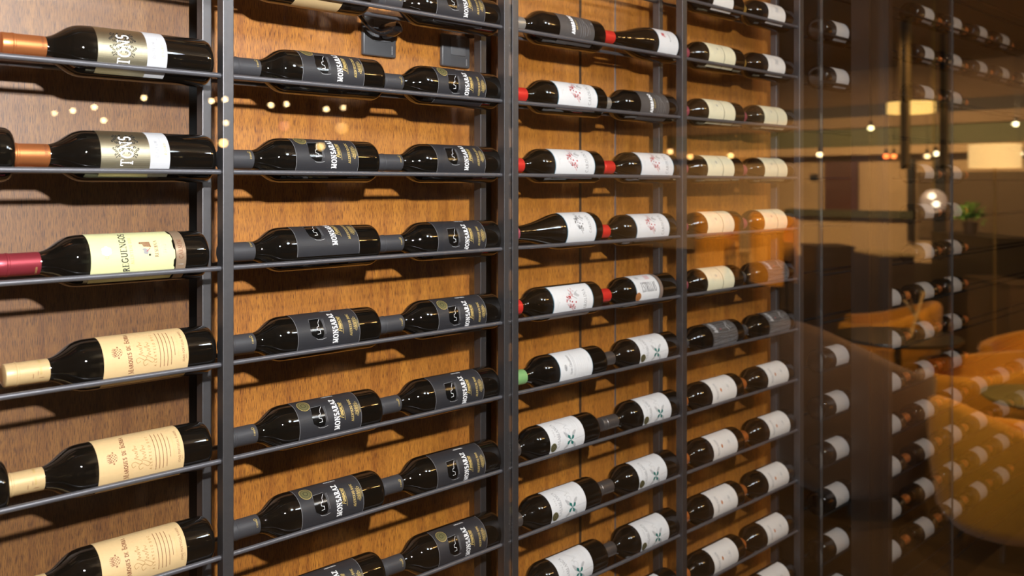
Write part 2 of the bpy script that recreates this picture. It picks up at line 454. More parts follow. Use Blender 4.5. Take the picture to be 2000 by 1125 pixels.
def lab_reg2(L):
    L.sheet(-54, 54, 40, 55.5, 'bronze_paper', 0.00025)
    L.text('CARMIM', -2, 45, 6.0, 'ink_brown', thick=.13, thin=.08, spc=.10)
    L.stroke([(-26, 44), (-26, 52)], .3, 'ink_white')
    L.text('VINHO', -2, 41.5, 1.8, 'ink_brown', serif=False)
def lab_marq(L):
    r = random.Random(3)
    L.sheet(-56, 56, 48, 172, 'beige_paper')
    for (a, b) in ((-6, 0), (-4, 3.6), (-1.5, 5), (1.5, 5), (4, 3.6), (6, 0)):
        L.stroke([(a*.9, 153+b*.3), (a, 158+b*.4)], .8, 'ink_brown')
    for a in range(-2, 3):
        for b in range(-2, 3):
            if (a+b) % 2 == 0: L.disc(a*2.0, 151.5+b*2.0, .95, 'ink_brown')
    L.ring(0, 151.5, 6.0, .35, 'ink_brown'); L.disc(8, 151, 1.2, 'ink_brown'); L.disc(-8, 151, 1.2, 'ink_brown')
    L.text('Marques de Borba', 0, 133, 7.0, 'ink_brown', thick=.15, thin=.06, spc=.06, bend=-0.30, small=.74)
    # handwritten words
    def w(x, y, k):
        P = [(-16, 2), (-18, 7), (-13, 9), (-11, 3), (-15, -5), (-12, -9), (-8, -2), (-6, 4), (-5, -3), (-3, 1), (-1, -3), (1, 2), (2, -3), (4, 2), (6, 5), (6, -3), (8, 1), (10, -2), (12, 2)]
        Q = []
        for i in range(len(P)-1):
            for t in range(4):
                a = t/4; p0 = P[max(0, i-1)]; p1 = P[i]; p2 = P[i+1]; p3 = P[min(len(P)-1, i+2)]
                Q.append(tuple(0.5*((2*p1[j])+(-p0[j]+p2[j])*a+(2*p0[j]-5*p1[j]+4*p2[j]-p3[j])*a*a+(-p0[j]+3*p1[j]-3*p2[j]+p3[j])*a**3) for j in (0, 1)))
        L.stroke([(x+p*k, y+q*k*.80) for p, q in Q], .6, 'ink_script')
    w(0, 119, 1.05); w(-3, 108, 1.15)
    L.text('ALENTEJO DOC', 0, 97, 3.2, 'ink_script', serif=False, thick=.16, thin=.14, spc=.75)
    L.lines(-30, 30, [91, 85.5, 80, 74.5], .85, 'ink_brown', r, .7)
    L.lines(-17, 17, [69], .7, 'ink_brown', r, .7)
    L.lines(-19, 19, [63.5], .35, 'ink_gold', r, .7)
    L.lines(-5, 5, [60.5], .35, 'ink_gold', r, .7)
    L.text('JOAO PORTUGAL RAMOS', 0, 54, 3.2, 'ink_brown', serif=False, thick=.13, thin=.11, spc=.14)
    L.stroke([(-21, 51.5), (-15, 51.5)], .4, 'ink_brown')
def lab_mons(L):
    L.sheet(-47, 47, 50, 174, 'charcoal_paper')
    L.stroke([(-47+3*k, 173.5) for k in range(32)], .5, 'ink_grey')
    L.stroke([(-47+3*k, 50.5) for k in range(32)], .5, 'ink_grey')
    castle(L, 0, 133)
    L.text('MONSARAZ', -1, 96, 9.2, 'ink_white', thick=.20, thin=.12, cond=.86, spc=.12, bend=-0.06)
    L.text('Fundacao', 2, 87, 7.4, 'ink_gold', serif=False, thick=.15, thin=.12, cond=.80, slant=.35, small=.66)
    L.stroke([(-15, 84.5), (16, 85.5)], .6, 'ink_gold')
    L.text('ALENTEJO DOC', 0, 67, 4.2, 'ink_gold', thick=.22, thin=.14, spc=.16, cond=.95)
    L.ring(0, 58, 3.0, .6, 'ink_gold', rx=12.5); L.text('COLHEITA', 0, 56.4, 3.6, 'ink_gold', serif=False, cond=.85, thick=.2)
    for k in range(-3, 4): L.disc(k*3, 62.4, .8, 'ink_gold')
    L.stroke([(-7, 52.6), (7, 52.6)], .7, 'ink_gold')
    L.text('TRINCADEIRA', 41, 100, 2.8, 'ink_white', serif=False, rot=True, thick=.2, thin=.2)
def lab_caro(L, y0=42, y1=170, dk=False):
    r = random.Random(11); c = (y0+y1)/2; k = (y1-y0)/128.0
    L.sheet(-46.5, 44.5, y0-2.2, y1+2.2, 'ink_blue_edge', 0.00012)
    L.sheet(-45, 43, y0, y1, 'white_paper', 0.0003)
    Y = lambda v: y0 + (v-42)*k
    L.lines(-12, 12, [Y(158)], .45, 'ink_grey', r); L.disc(0, Y(153), 1.1*k, 'ink_grey')
    c2 = 'ink_red' if not dk else 'ink_black'
    for i in range(95):
        t = i/95; a = t*2.6*PI
        x = -22 + 44*t + 4.5*math.sin(a*1.7) + r.uniform(-3.4, 3.4); y = Y(110 + 14*math.sin(t*4.0-0.6) + r.uniform(-7, 7))
        q = r.random()
        if q < .55: L.stroke([(x, y), (x+r.uniform(-3, 4), y+r.uniform(-2.4, 2.4)*k), (x+r.uniform(0, 5), y+r.uniform(-2, 3)*k)], .85, c2 if r.random() < .7 else 'ink_grey')
        else: L.disc(x, y, r.uniform(.6, 1.5)*k, c2 if r.random() < .75 else 'ink_black')
    for (x, y) in ((-3, 100), (-1.5, 112), (9, 117)): L.disc(x, Y(y), 2.1*k, c2, .0005)
    L.stroke([(4, Y(96)), (8, Y(104)), (16, Y(116)), (19, Y(118))], .7, 'ink_black')
    for i in range(16):
        t = i/15
        L.stroke([(8+12*t, Y(92+10*math.sin(t*3))), (12+11*t, Y(86+8*math.sin(t*3)))], 1.3, 'ink_pale')
    L.ring(18, Y(102), 5*k, .4, 'ink_grey')
    L.text('CAROLINA', -2, Y(64), 8.6*max(k, .8), 'ink_grey', thick=.15, thin=.08, spc=.12, cond=.92)
    L.lines(-16, 18, [Y(58), Y(53)], .4, 'ink_pale', r)
def lab_ambr(L):
    r = random.Random(4)
    L.sheet(-52, 48, 46, 160, 'slate_paper')
    L.text('AMBRADO', 0, 112, 9.5, 'ink_white', serif=False, thick=.30, thin=.26, cond=.78, spc=.16)
    L.text('RED BLEND', -2, 103, 4.2, 'ink_gold', serif=False, cond=.8, spc=.12)
    L.lines(-30, 26, [92, 84, 78], .7, 'ink_grey', r, .4)
    L.stroke([(-24, 70), (-10, 68), (0, 70), (8, 77), (14, 74), (20, 82), (26, 84)], .9, 'ink_grey')
    L.lines(-22, 22, [62], .5, 'ink_grey', r, .2); L.text('2014', 8, 52, 4.2, 'ink_grey', serif=False, rot=True)
def lab_casa(L):
    r = random.Random(8)
    L.sheet(-46, 48, 60, 171, 'white_paper')
    L.text('CASABLANCA', 2, 138, 7.8, 'ink_grey', thick=.13, thin=.07, spc=.04, bend=.75, cond=.92)
    L.text('VINA', 8, 152, 4.4, 'ink_grey', serif=False, thick=.12, spc=.3)
    L.ring(4, 112, 5.6, .45, 'ink_grey', rx=6.6)
    L.stroke([(11, 114), (14, 120), (17, 108), (21, 112), (26, 116), (31, 122), (36, 128)], .55, 'ink_grey')
    L.stroke([(15, 104), (24, 108)], .5, 'ink_grey')
    for a in (0, 90, 180, 270):
        c, s = math.cos(math.radians(a)), math.sin(math.radians(a))
        R2 = lambda p: (-15 + 1.4*(p[0]*c-p[1]*s), 106 + 1.4*(p[0]*s+p[1]*c))
        L.fill([R2(p) for p in ((0, 0), (6.5, 1.0), (8.5, 5.5), (4.6, 6.4), (2.4, 3.6))], 'ink_teal', .0006, .7)
        L.fill([R2(p) for p in ((3, 5), (9, 6), (15, 12), (12, 13.5), (6, 10.5))], 'ink_pale', .0004, .9)
    L.stroke([(-16, 97), (-13.5, 62)], .4, 'ink_grey')
    L.lines(6, 38, [90, 84], .35, 'ink_pale', r); L.lines(2, 34, [76], .5, 'ink_pale', r); L.disc(-26, 68, .9, 'ink_grey')
def lab_vig(L):
    r = random.Random(5)
    L.sheet(-43, 47, 57, 166, 'ink_blue_edge', .00012); L.sheet(-42, 46, 58.5, 164.5, 'white_paper', .0003)
    L.disc(-3, 146, 2.4, 'ink_grey', .0005, rx=4.2); L.ring(-3, 146, 4.0, .6, 'ink_black', rx=6.4); L.stroke([(-9, 146), (3, 146)], .8, 'ink_black')
    L.text('Vigna Collebrusco', 2, 126, 8.0, 'ink_grey', serif=False, thick=.10, thin=.08, cond=.62, slant=.3, small=.66)
    L.lines(-26, 30, [119, 115], .7, 'ink_grey', r); L.lines(-30, 34, [107, 101, 95, 89, 83, 77], .4, 'ink_pale', r); L.lines(-2, 12, [68], .8, 'ink_grey', r, .2)
def lab_estr(L):
    r = random.Random(6)
    L.sheet(-40, 52, 81, 173, 'ink_blue_edge', .00012); L.sheet(-39, 51, 83, 171.5, 'white_paper', .0003)
    for i in range(16):
        a = i/16*2*PI
        L.stroke([(24, 150), (24+8*math.cos(a), 150+8*math.sin(a))], .45, 'ink_grey')
    L.stroke([(17, 138), (24, 150)], .8, 'ink_grey')
    for i in range(7): L.stroke([(16, 104+i*2.6), (33, 100+i*2.6)], 1.3, 'ink_pink')
    pass
    # tall name set along the bottle
    y = 150.0
    for ch in 'ESTRELLAS':
        adv, st, feet = G[ch]
        for pts, tk in st:
            L.stroke([(-16 + py*23.0, y - px*8.2) for px, py in pts], 1.5 if tk else 1.0, 'ink_black', .0005)
        y -= (adv + .10)*8.2
    L.lines(-8, 6, [161, 156], .4, 'ink_pale', r)
def lab_estr2(L):
    L.sheet(-44, 54, 68, 81, 'taupe_paper', .00022)
    L.text('MENDOZA', 6, 72, 4, 'bronze_paper')
def lab_crest(L):
    L.sheet(-46, 44, 22.5, 104.5, 'ink_blue_edge', .00012); L.sheet(-45, 43, 24, 103, 'white_paper', .0003)
    r = random.Random(2)
    for i in range(26): L.stroke([(8+r.uniform(-7, 7), 80+r.uniform(-7, 7)), (8+r.uniform(-7, 7), 80+r.uniform(-7, 7))], .9, 'ink_red')
    L.text('RESERVA', 4, 54, 4.6, 'ink_grey'); L.lines(-12, 16, [46, 41, 36], .5, 'ink_pale', r)
def lab_cream(L):
    r = random.Random(9)
    L.sheet(-50, 50, 110.5, 182, 'ivory_paper'); L.sheet(-50, 50, 55, 108.5, 'ivory_paper')
    L.stroke([(-49+3*k, 109.5) for k in range(33)], 1.6, 'ink_black', .0001)
    L.lines(-14, 18, [160, 155], .8, 'ink_pale', r); L.ring(4, 138, 4.2, .9, 'ink_grey'); L.disc(4, 138, 2.2, 'ink_grey')
    L.lines(-12, 10, [148], .9, 'ink_grey', r); L.lines(-10, 16, [124, 120], .8, 'ink_pale', r); L.lines(-10, 12, [94, 88], .6, 'ink_pale', r); L.lines(-14, 16, [75], .7, 'ink_pale', r)
def lab_grey(L):
    r = random.Random(12)
    L.sheet(-50, 50, 62, 158, 'dull_white_paper')
    for i in range(22): L.stroke([(r.uniform(-14, 14), 108+r.uniform(-14, 14)), (r.uniform(-14, 14), 108+r.uniform(-14, 14))], .8, 'ink_pale')
    L.lines(-18, 18, [140, 78, 72], .7, 'ink_grey', r)
def lab_mesh(L):
    r = random.Random(14)
    L.sheet(-50, 52, 40, 160, 'slate_paper')
    for i in range(34):
        x = r.uniform(-44, 44); L.stroke([(x, 45), (x+r.uniform(-6, 6), 95), (x+r.uniform(-8, 8), 156)], .45, 'ink_grey')
    L.text('BARON', 16, 132, 13, 'ink_pale', serif=False, thick=.22, thin=.18, cond=.62, slant=.2)
    L.disc(8, 114, 2.4, 'ink_red'); L.stroke([(2, 76), (12, 84), (30, 70), (38, 82)], 2.2, 'ink_pale'); L.stroke([(6, 66), (18, 74), (34, 60)], 1.2, 'ink_pale')
def lab_mont(L):
    r = random.Random(15)
    L.sheet(-52, 46, 44, 160, 'dull_white_paper')
    L.text('MONTON', -3, 132, 7.6, 'ink_grey', thick=.16, thin=.09, spc=.12, bend=.5)
    L.disc(-3, 118, 3.2, 'ink_orange', rx=4.6); L.ring(-3, 118, 3.6, .5, 'ink_brown', rx=5.0)
    L.lines(-10, 16, [104, 98], .5, 'ink_pale', r)
    for i in range(12): L.stroke([(r.uniform(-9, 9), 84+r.uniform(-6, 6)), (r.uniform(-9, 9), 84+r.uniform(-6, 6))], .7, 'ink_pale')
    L.lines(-4, 20, [68, 62], .5, 'ink_pale', r)
def lab_plain(L):
    r = random.Random(16)
    L.sheet(-50, 50, 62, 150, 'dimmed_paper')
    L.lines(-16, 18, [128, 120], .8, 'ink_pale', r); L.disc(2, 104, 3, 'ink_pale'); L.lines(-12, 12, [84, 76], .7, 'ink_pale', r)
def lab_topbeige(L):
    L.sheet(-100, 60, 60, 150, 'beige_paper')

BORD = [(0.004, 0), (0.002, .018), (0, .028), (.0006, .0320), (.003, .0350), (.0075, .0370), (.013, .0375), (.10, .0375), (.183, .0375), (.190, .0371), (.197, .0358),
        (.204, .0332), (.210, .0297), (.216, .0254), (.2215, .0214), (.227, .0183), (.233, .0162), (.241, .0150), (.255, .0145), (.286, .0143), (.2905, .0140), (.291, 0)]
BURG = [(0.004, 0), (0.002, .020), (0, .031), (.0006, .0350), (.003, .0385), (.0075, .0402), (.013, .0408), (.105, .0408), (.118, .0402), (.131, .0386), (.144, .0358),
        (.157, .0322), (.170, .0284), (.184, .0247), (.198, .0214), (.212, .0188), (.226, .0169), (.241, .0156), (.258, .0150), (.286, .0148), (.2905, .0145), (.291, 0)]

KINDS = {  # profile, R, capsule material, capsule start, label functions, roll
 'tons': ('B', 'copper_foil', .236, [('label', lambda L: lab_tons(L, [])), ('neck_band', lab_tons2)]),
 'reg': ('B', 'wine_red_foil', .236, [('label', lab_reg), ('foot_band', lab_reg2)]),
 'marq': ('B', 'tan_foil', .236, [('label', lab_marq)]),
 'mons': ('B', 'charcoal_foil', .238, [('label', lab_mons)]),
 'caro': ('B', 'red_foil', .243, [('label', lab_caro)]),
 'burgcaro': ('G', 'pink_foil', .246, [('label', lambda L: lab_caro(L, 30, 124, True))]),
 'crest': ('G', 'red_foil', .240, [('label', lab_crest)]),
 'ambr': ('B', 'silver_foil', .244, [('label', lab_ambr)]),
 'casa': ('B', 'pewter_foil', .238, [('label', lab_casa)]),
 'vig': ('B', 'green_foil', .244, [('label', lab_vig)]),
 'estr': ('B', 'red_foil', .240, [('label', lab_estr), ('foot_band', lab_estr2)]),
 'cream': ('B', 'pink_foil', .240, [('label', lab_cream)]),
 'grey': ('B', 'gold_foil', .240, [('label', lab_grey)]),
 'mesh': ('B', 'charcoal_foil', .240, [('label', lab_mesh)]),
 'mont': ('B', 'orange_foil', .240, [('label', lab_mont)]),
 'plain': ('B', 'orange_foil', .240, [('label', lab_plain)]),
 'top': ('B', 'tan_foil', .240, [('label', lab_topbeige)]),
}
MEDAL_LIB = {}
PROTO = {}
def proto(kind):
    if kind in PROTO: return PROTO[kind]
    shp, capm, cs, labs = KINDS[kind]
    prof = BORD if shp == 'B' else BURG
    R = .0375 if shp == 'B' else .0408
    parts = []
    gb = obj('bottle_body', lathe_x(prof), M['bottle_brown' if kind in ('caro', 'crest', 'burgcaro', 'estr', 'cream') else 'bottle'], None, 50)
    parts.append(gb)
    rr = [(cs, .0146), (cs-.0001, .0160), (cs+.003, .0161), (.272, .0158), (.2745, .0158), (.2752, .0166), (.2775, .0166), (.2782, .0160), (.2895, .0160), (.2910, .0154), (.2920, .0135), (.2920, 0)]
    cp = obj('capsule', lathe_x(rr, 40), M[capm], None, 40)
    parts.append(cp)
    for nm, fn in labs:
        L = Label(R, 0.0); fn(L); parts.append(L.done(nm, None))
    if capm in ('charcoal_foil', 'copper_foil', 'wine_red_foil', 'tan_foil'):
        L = Label(.0161, 0.0)
        if capm == 'charcoal_foil':
            L.ring(6, 246, 2.1, .6, 'ink_gold', rx=1.8); L.text('CARMIM' if kind == 'mons' else 'O', 0, 243, 2.6, 'ink_gold', serif=False)
        elif capm == 'copper_foil': L.text('DUORUM', 2, 240, 3.0, 'ink_brown', serif=False, thick=.14, spc=.2)
        elif capm == 'wine_red_foil': L.text('CARMIM', -16, 241, 2.2, 'ink_gold', serif=False)
        else:
            L.stroke([(-14, 244), (-14, 250)], .6, 'ink_brown'); L.stroke([(-10, 252), (-4, 252)], .4, 'ink_brown')
            L.text('RAMOS', -4, 247, 2.4, 'ink_gold', serif=False); L.text('RAMOS', 12, 247, 2.4, 'ink_gold', serif=False); L.stroke([(-14, 258), (-8, 258)], .6, 'ink_brown')
        st = L.done('capsule_print', None); parts.append(st)
        st['sub'] = 1
    PROTO[kind] = (parts, R)
    return PROTO[kind]

def medal(style, R):
    key = (style, R)
    if key in MEDAL_LIB: return MEDAL_LIB[key]
    L = Label(R, 0.0)
    if style == 'top': x, y, r, c, d = 24, 156, 11.5, 'medal_gold', 'medal_dark'
    elif style == 'casa': x, y, r, c, d = -22, 161, 9.5, 'medal_dark', 'medal_gold'
    else: x, y, r, c, d = -26, 166, 10.5, 'medal_copper', 'ink_orange'
    for rr, m, l in ((r, c, .0009), ):
        L.disc(x, y, rr, m, l, n=32)
    L.ring(x, y, r-.5, .8, d if style != 'top' else 'ink_gold', .0012, 32); L.ring(x, y, r*.72, .5, d, .0012, 28); L.ring(x, y, r*.35, 1.3, d, .0012, 16)
    for k in range(18):
        a = k/18*2*PI; L.stroke([(x+r*.8*math.cos(a), y+r*.8*math.sin(a)), (x+r*.9*math.cos(a), y+r*.9*math.sin(a))], .7, d, .0012)
    o = L.done('medal_sticker', None); MEDAL_LIB[key] = o
    o['used'] = 0
    return o

def rod_z(k): return H + 0.020 - 0.15 * k

def take(o, parent):
    """first use keeps the object, later ones copy it"""
    if o.get('used', 0):
        c = o.copy(); COL.objects.link(c)
    else:
        c = o; o['used'] = 1
    c.parent = parent
    return c

def bottle(kind, ubase, k, label, group, roll=0.0, med=None, flip=False, cat='wine bottle', y0=0.0):
    parts, R = proto(kind)
    hh = math.sqrt((R + .0042)**2 - AX**2)
    root = link('wine_bottle', None); root.empty_display_size = .03
    root.location = (ubase, AX + y0, rod_z(k) + hh)
    root.rotation_euler = (-math.radians(roll + 20) * (-1 if flip else 1), PI if flip else 0, 0)
    tag(root, label, cat, group)
    capo = None
    for p in parts:
        if p.get('sub'):
            take(p, capo)
        else:
            c = take(p, root)
            if c.name.startswith('capsule'): capo = c
    if med:
        take(medal(med, R), root)
    return root

# ------------------------------------------------------------------ cabinet shell
ZT = 3.59
PB = 0.140        # face of the veneered back panels
us1 = u_at(1133, PB); us2 = u_at(1201, PB)
panels = [(-0.9, .670), (.700, 1.318), (1.378, us1), (us1, us2), (us2, 1.995), (1.995, 2.612)]
for i, (a, b) in enumerate(panels):
    bm = bmesh.new(); box(bm, a + .0012, b - .0012, PB, PB + .018, 0.0, ZT, bev=.0006)
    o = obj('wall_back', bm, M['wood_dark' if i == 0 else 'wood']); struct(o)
bm = bmesh.new(); box(bm, -0.9, 2.612, PB + .0185, PB + .06, 0, ZT); struct(obj('wall_back_batten', bm, M['dark']))
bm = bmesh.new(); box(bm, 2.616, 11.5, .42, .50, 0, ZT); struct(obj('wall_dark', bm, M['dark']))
bm = bmesh.new(); box(bm, 2.616, 2.628, PB, .42, 0, ZT); struct(obj('trim_cabinet_end', bm, M['dark']))
# veneer groove with its highlight built as a bright strip, and a dark seam
bm = bmesh.new(); box(bm, us2 - .0025, us2 + .0025, PB - .0016, PB + .004, 0.0, ZT); struct(obj('trim_groove_highlight', bm, mat('groove_highlight', (.35, .3, .28), .3, .7)))
bm = bmesh.new(); box(bm, us1 - .004, us1 + .004, PB - .0012, PB + .004, 0.0, ZT); struct(obj('trim_joint_dark', bm, M['seam']))

def rack(name, label, bays, posts, plates, ks, rodm='rod'):
    t = empty(name, (bays[0][0], 0, 0), label, 'wine rack', 'steel wine racks')
    x0 = bays[0][0]
    for (a, b) in posts:
        bm = bmesh.new(); box(bm, a - x0, b - x0, -.010, .0095, 0.005, ZT - .01, bev=.0012); obj('post', bm, M['steel'], t)
    for (a, b) in plates:
        bm = bmesh.new(); box(bm, a - x0, b - x0, .0615, .0820, 0.005, ZT - .01, bev=.0015)
        obj('rear_post', bm, M['steel'], t)
    for (a, b) in bays:
        for k in ks:
            for y in (0.0, 2*AX):
                bm = bmesh.new()
                tube(bm, [(a - x0 - .004, y, rod_z(k)), (b - x0 + .004, y, rod_z(k))], .0041, 14)
                obj('rod', bm, M[rodm], t, 40)
    return t
P1 = (u_at(435.5, -.01), u_at(457, -.01)); P2 = (u_at(985, -.01), u_at(998.5, -.01)); P3 = (u_at(1001, -.01), u_at(1013, -.01))
P4 = (u_at(1333, -.01), u_at(1342, -.01)); P5 = (u_at(1562, -.01), u_at(1570, -.01))
rp = lambda a: (a + .0005, a + .0170)
rack('wine_rack', 'black steel wine rack spanning the two bays left of the double post',
     [(-0.6, P1[0]), (P1[1], P2[0])], [P1, P2], [rp(P1[0]), rp(P2[0])], range(-4, 7))
rack('wine_rack', 'black steel wine rack spanning the two bays right of the double post',
     [(P3[1], P4[0]), (P4[1], P5[0])], [P3, P4, P5], [rp(P4[0]), rp(P5[0]-.008)], range(-4, 10))
# ---- blackened rack built in place of the rack's mirror image
t = rack('wine_rack', 'stand-in for the rack reflection to the right of the dark door frame',
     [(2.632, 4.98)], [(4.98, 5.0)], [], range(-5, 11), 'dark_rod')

# ------------------------------------------------------------------ bottles
ORD = ['zeroth', 'first', 'second', 'third', 'fourth', 'fifth', 'sixth', 'seventh', 'eighth', 'ninth', 'tenth', 'eleventh', 'twelfth', 'thirteenth', 'fourteenth']
def row(k, k0): return ORD[k - k0 + 1]
# leftmost bay
T = 'copper-capped bottle with gold patterned label'
bottle('tons', u_at(414), -1, T + ', on the top shelf of the leftmost bay', 'copper-capped bottles', roll=-4)
bottle('tons', u_at(419), 0, T + ', on the second shelf of the leftmost bay', 'copper-capped bottles', roll=3)
bottle('tons', u_at(28), 0, 'black bottle end cut off by left picture edge, beside copper-capped bottle', None, roll=3)
bottle('reg', u_at(405), 1, 'bottle with wide pale yellow-green label, bronze band and dark red capsule', None, roll=4)
B = 'bottle with beige label and tan capsule'
bottle('marq', u_at(419), 2, B + ', on the fourth shelf of the leftmost bay', 'beige-labelled bottles', roll=8)
bottle('marq', u_at(411), 3, B + ', on the fifth shelf of the leftmost bay', 'beige-labelled bottles', roll=7)
bottle('marq', u_at(416), 4, B + ', lowest one in the leftmost bay', 'beige-labelled bottles', roll=10)
bottle('marq', u_at(17), 3, 'black bottle end at left picture edge, behind the fifth-shelf tan capsule', None, roll=7)
# second bay
A2 = {-1: (748, 1, 6), 0: (737, 1, 6), 1: (739, 0, 34), 2: (740, 0, 6), 3: (743, 1, 6), 4: (747, 1, 6), 5: (749, 1, 6)}
B2 = {-2: (974, 0, 4), -1: (976, 1, -12), 0: (975, 0, 6), 1: (976, 0, -6), 2: (977, 1, -8), 3: (972, 0, -2), 4: (975, 0, -4), 5: (978, 1, 0)}
for side, D in (('left', A2), ('right', B2)):
    for k, (px, m, rl) in D.items():
        bottle('mons', u_at(px), k, 'charcoal-labelled black bottle%s, %s one on the %s shelf down, second bay' % (' with gold medal' if m else '', side, row(k, -2)),
               'charcoal-labelled bottles in the second bay', roll=rl, med='top' if m else None)
bottle('top', u_at(722), -2, 'bottle with beige label underside cut by the top picture edge, second bay', None, roll=10)
# third bay
def b3(kind, px, k, txt, grp=None, roll=0, med=None):
    bottle(kind, u_at(px), k, txt, grp, roll=roll, med=med)
AM = 'silver-capped bottle with dark grey label'
CA = 'red-capped bottle with white floral label'
CB = 'bottle with white label, green pinwheel and dark medal'
b3('ambr', 1178, -2, AM + ', left on the top shelf, third bay', 'dark grey labels in the third bay', 4)
b3('crest', 1325, -2, 'red-capped sloping-shouldered bottle with red emblem label, top right of third bay')
b3('caro', 1181, -1, CA + ', second shelf of third bay', 'white floral labels', 4)
b3('ambr', 1320, -1, AM + ', right on the second shelf, third bay', 'dark grey labels in the third bay', -6)
b3('caro', 1176, 0, CA + ', left on third shelf, third bay', 'white floral labels', 3)
b3('caro', 1326, 0, CA + ', right on third shelf, third bay', 'white floral labels', 3)
b3('burgcaro', 1170, 1, 'long sloping-shouldered bottle with pink capsule and white label, third bay', None, 8)
b3('caro', 1318, 1, CA + ', right on fourth shelf, third bay', 'white floral labels', 3)
b3('caro', 1173, 2, CA + ', fifth shelf of third bay', 'white floral labels', -14)
b3('estr', 1318, 2, 'red-capped bottle with tall black lettering on white label and copper medal', None, 8, 'estr')
b3('vig', 1181, 3, 'green-capped bottle with white script label in the third bay')
b3('casa', 1324, 3, CB + ', beside the green-capped bottle', 'pinwheel labels', 5, 'casa')
b3('casa', 1167, 4, CB + ', left on seventh shelf', 'pinwheel labels', 5, 'casa')
b3('casa', 1330, 4, CB + ', right on seventh shelf', 'pinwheel labels', 3, 'casa')
b3('casa', 1170, 5, CB + ', left on eighth shelf', 'pinwheel labels', 6, 'casa')
b3('casa', 1322, 5, CB + ', right on eighth shelf', 'pinwheel labels', 5, 'casa')
b3('casa', 1183, 6, CB + ', left on ninth shelf', 'pinwheel labels', 6, 'casa')
b3('casa', 1326, 6, CB + ', right on ninth shelf', 'pinwheel labels', 3, 'casa')
b3('casa', 1322, 7, CB + ', lowest right in third bay', 'pinwheel labels', 3, 'casa')
# fourth bay
GR = 'gold-capped bottle with greyish white label'
CR = 'bottle with cream two-part label'
DM = 'bottle with dark grey webbed label'
MO = 'orange-capped bottle with off-white label'
def b4(kind, side, k, txt, grp, roll=0):
    px = {'left': 1449, 'right': 1548}[side]
    bottle(kind, u_at(px + random.uniform(-2, 2)), k, '%s, %s one on %s shelf, fourth bay' % (txt, side, row(k, -3)), grp, roll=roll)
for k, a, b in ((-3, 'grey', 'grey'), (-2, 'cream', 'grey'), (-1, 'cream', 'cream'), (0, 'cream', 'cream'), (1, 'cream', 'cream'), (2, 'cream', 'mesh'),
                (3, 'mesh', 'mesh'), (4, 'mont', 'mont'), (5, 'mont', 'mont'), (6, 'mont', 'mont'), (7, 'mont', 'mont'), (8, None, 'mont')):
    for side, kd in (('left', a), ('right', b)):
        if kd:
            b4(kd, side, k, {'grey': GR, 'cream': CR, 'mesh': DM, 'mont': MO}[kd],
               {'grey': 'greyish white labels', 'cream': 'cream labels in the fourth bay', 'mesh': 'dark webbed labels', 'mont': 'off-white labels in the fourth bay'}[kd], {'cream': 4, 'mont': 6}.get(kd, 8))
# bottles built in place of reflected ones, labels greyed to look dim
cols = [(1640, [-3, -2, 4, 5, 6, 7, 8, 9]), (1744, [3, 4, 5, 6, 7, 8, 9]), (1810, [-4, -3, -2, 0, 1, 2, 3, 4, 5, 6, 7, 8, 9]),
        (1865, [-4, -3, -2, 0, 1, 2, 3, 4, 5, 6, 7, 8, 9]), (1916, [-4, -3, 6, 7, 8, 9]), (1960, [-4, -3, 6, 7, 8, 9]), (2000, [-3, 6, 7, 8])]
for ci, (px, ks) in enumerate(cols):
    for k in ks:
        bottle('plain', u_at(px, .01) - 0.106, k, 'stand-in for reflected bottle, %s from top in %s column right of the fourth bay' % (ORD[ks.index(k) + 1], ORD[ci + 1]),
               'stand-ins for reflected bottles right of the fourth bay', roll=4, flip=True)

# ------------------------------------------------------------------ sockets on the veneer
def socket(px0, px1, py0, py1, label, plug):
    a, b = u_at(px0, PB-.01), u_at(px1, PB-.01)
    z1 = z_at((px0+px1)/2, py0, PB-.01); z0 = z_at((px0+px1)/2, py1, PB-.01)
    t = empty('power_socket', ((a+b)/2, PB - .0002, z0), label, 'power socket', 'black power sockets')
    w = (b-a)/2; h = z1-z0
    sm = mat('socket_plastic', (.075, .078, .085), .38, spec=.6); s2 = mat('socket_insert', (.11, .115, .125), .42)
    bm = bmesh.new(); box(bm, -w, w, -.010, 0, 0, h, bev=.0028); obj('face_plate', bm, sm, t, 60)
    bm = bmesh.new(); box(bm, -w*.42, w*.62, -.0122, -.0101, h*.36, h*.88, bev=.0006); obj('insert', bm, s2, t, 60)
    L = bmesh.new()
    for i in range(5): box(L, w*.70, w*.76, -.0106, -.0100, h*(.08+.042*i), h*(.105+.042*i))
    obj('lettering', L, M['ink_grey'], t)
    return t, w, h
t, w, h = socket(710, 774, 30, 110, 'black wall socket with a plug in it, on the wood panel', True)
pc = t.location
pz = z_at(770, 55, .08)
pg = empty('cable_plug', (pc.x + .004, PB - .0128, pc.z + h*.60), 'glossy black power plug and cable in the left wall socket', 'plug')
bm = bmesh.new()
tube(bm, [(0, 0, 0), (0, -.006, 0), (.001, -.014, 0), (.003, -.034, .002), (.006, -.046, .005), (.007, -.049, .006)], [.0125, .0150, .0150, .0140, .011, .004], 20)
obj('plug_body', bm, mat('plug_rubber', (.01, .01, .011), .16, spec=.8), pg, 50)
bm = bmesh.new(); pts = []
for i in range(25):
    q = i/24
    pts.append((.005 - .175*q, -.040 + .012*math.sin(q*PI), .004 - .018*math.sin(min(1, q*2.2)*PI) + .075*q*q))
tube(bm, pts, .0036, 12); obj('cable', bm, mat('cable_sheath', (.012, .012, .013), .12, spec=.9), pg, 60)
socket(864, 918, 68, 131, 'black wall socket with nothing plugged in, near the double post', False)
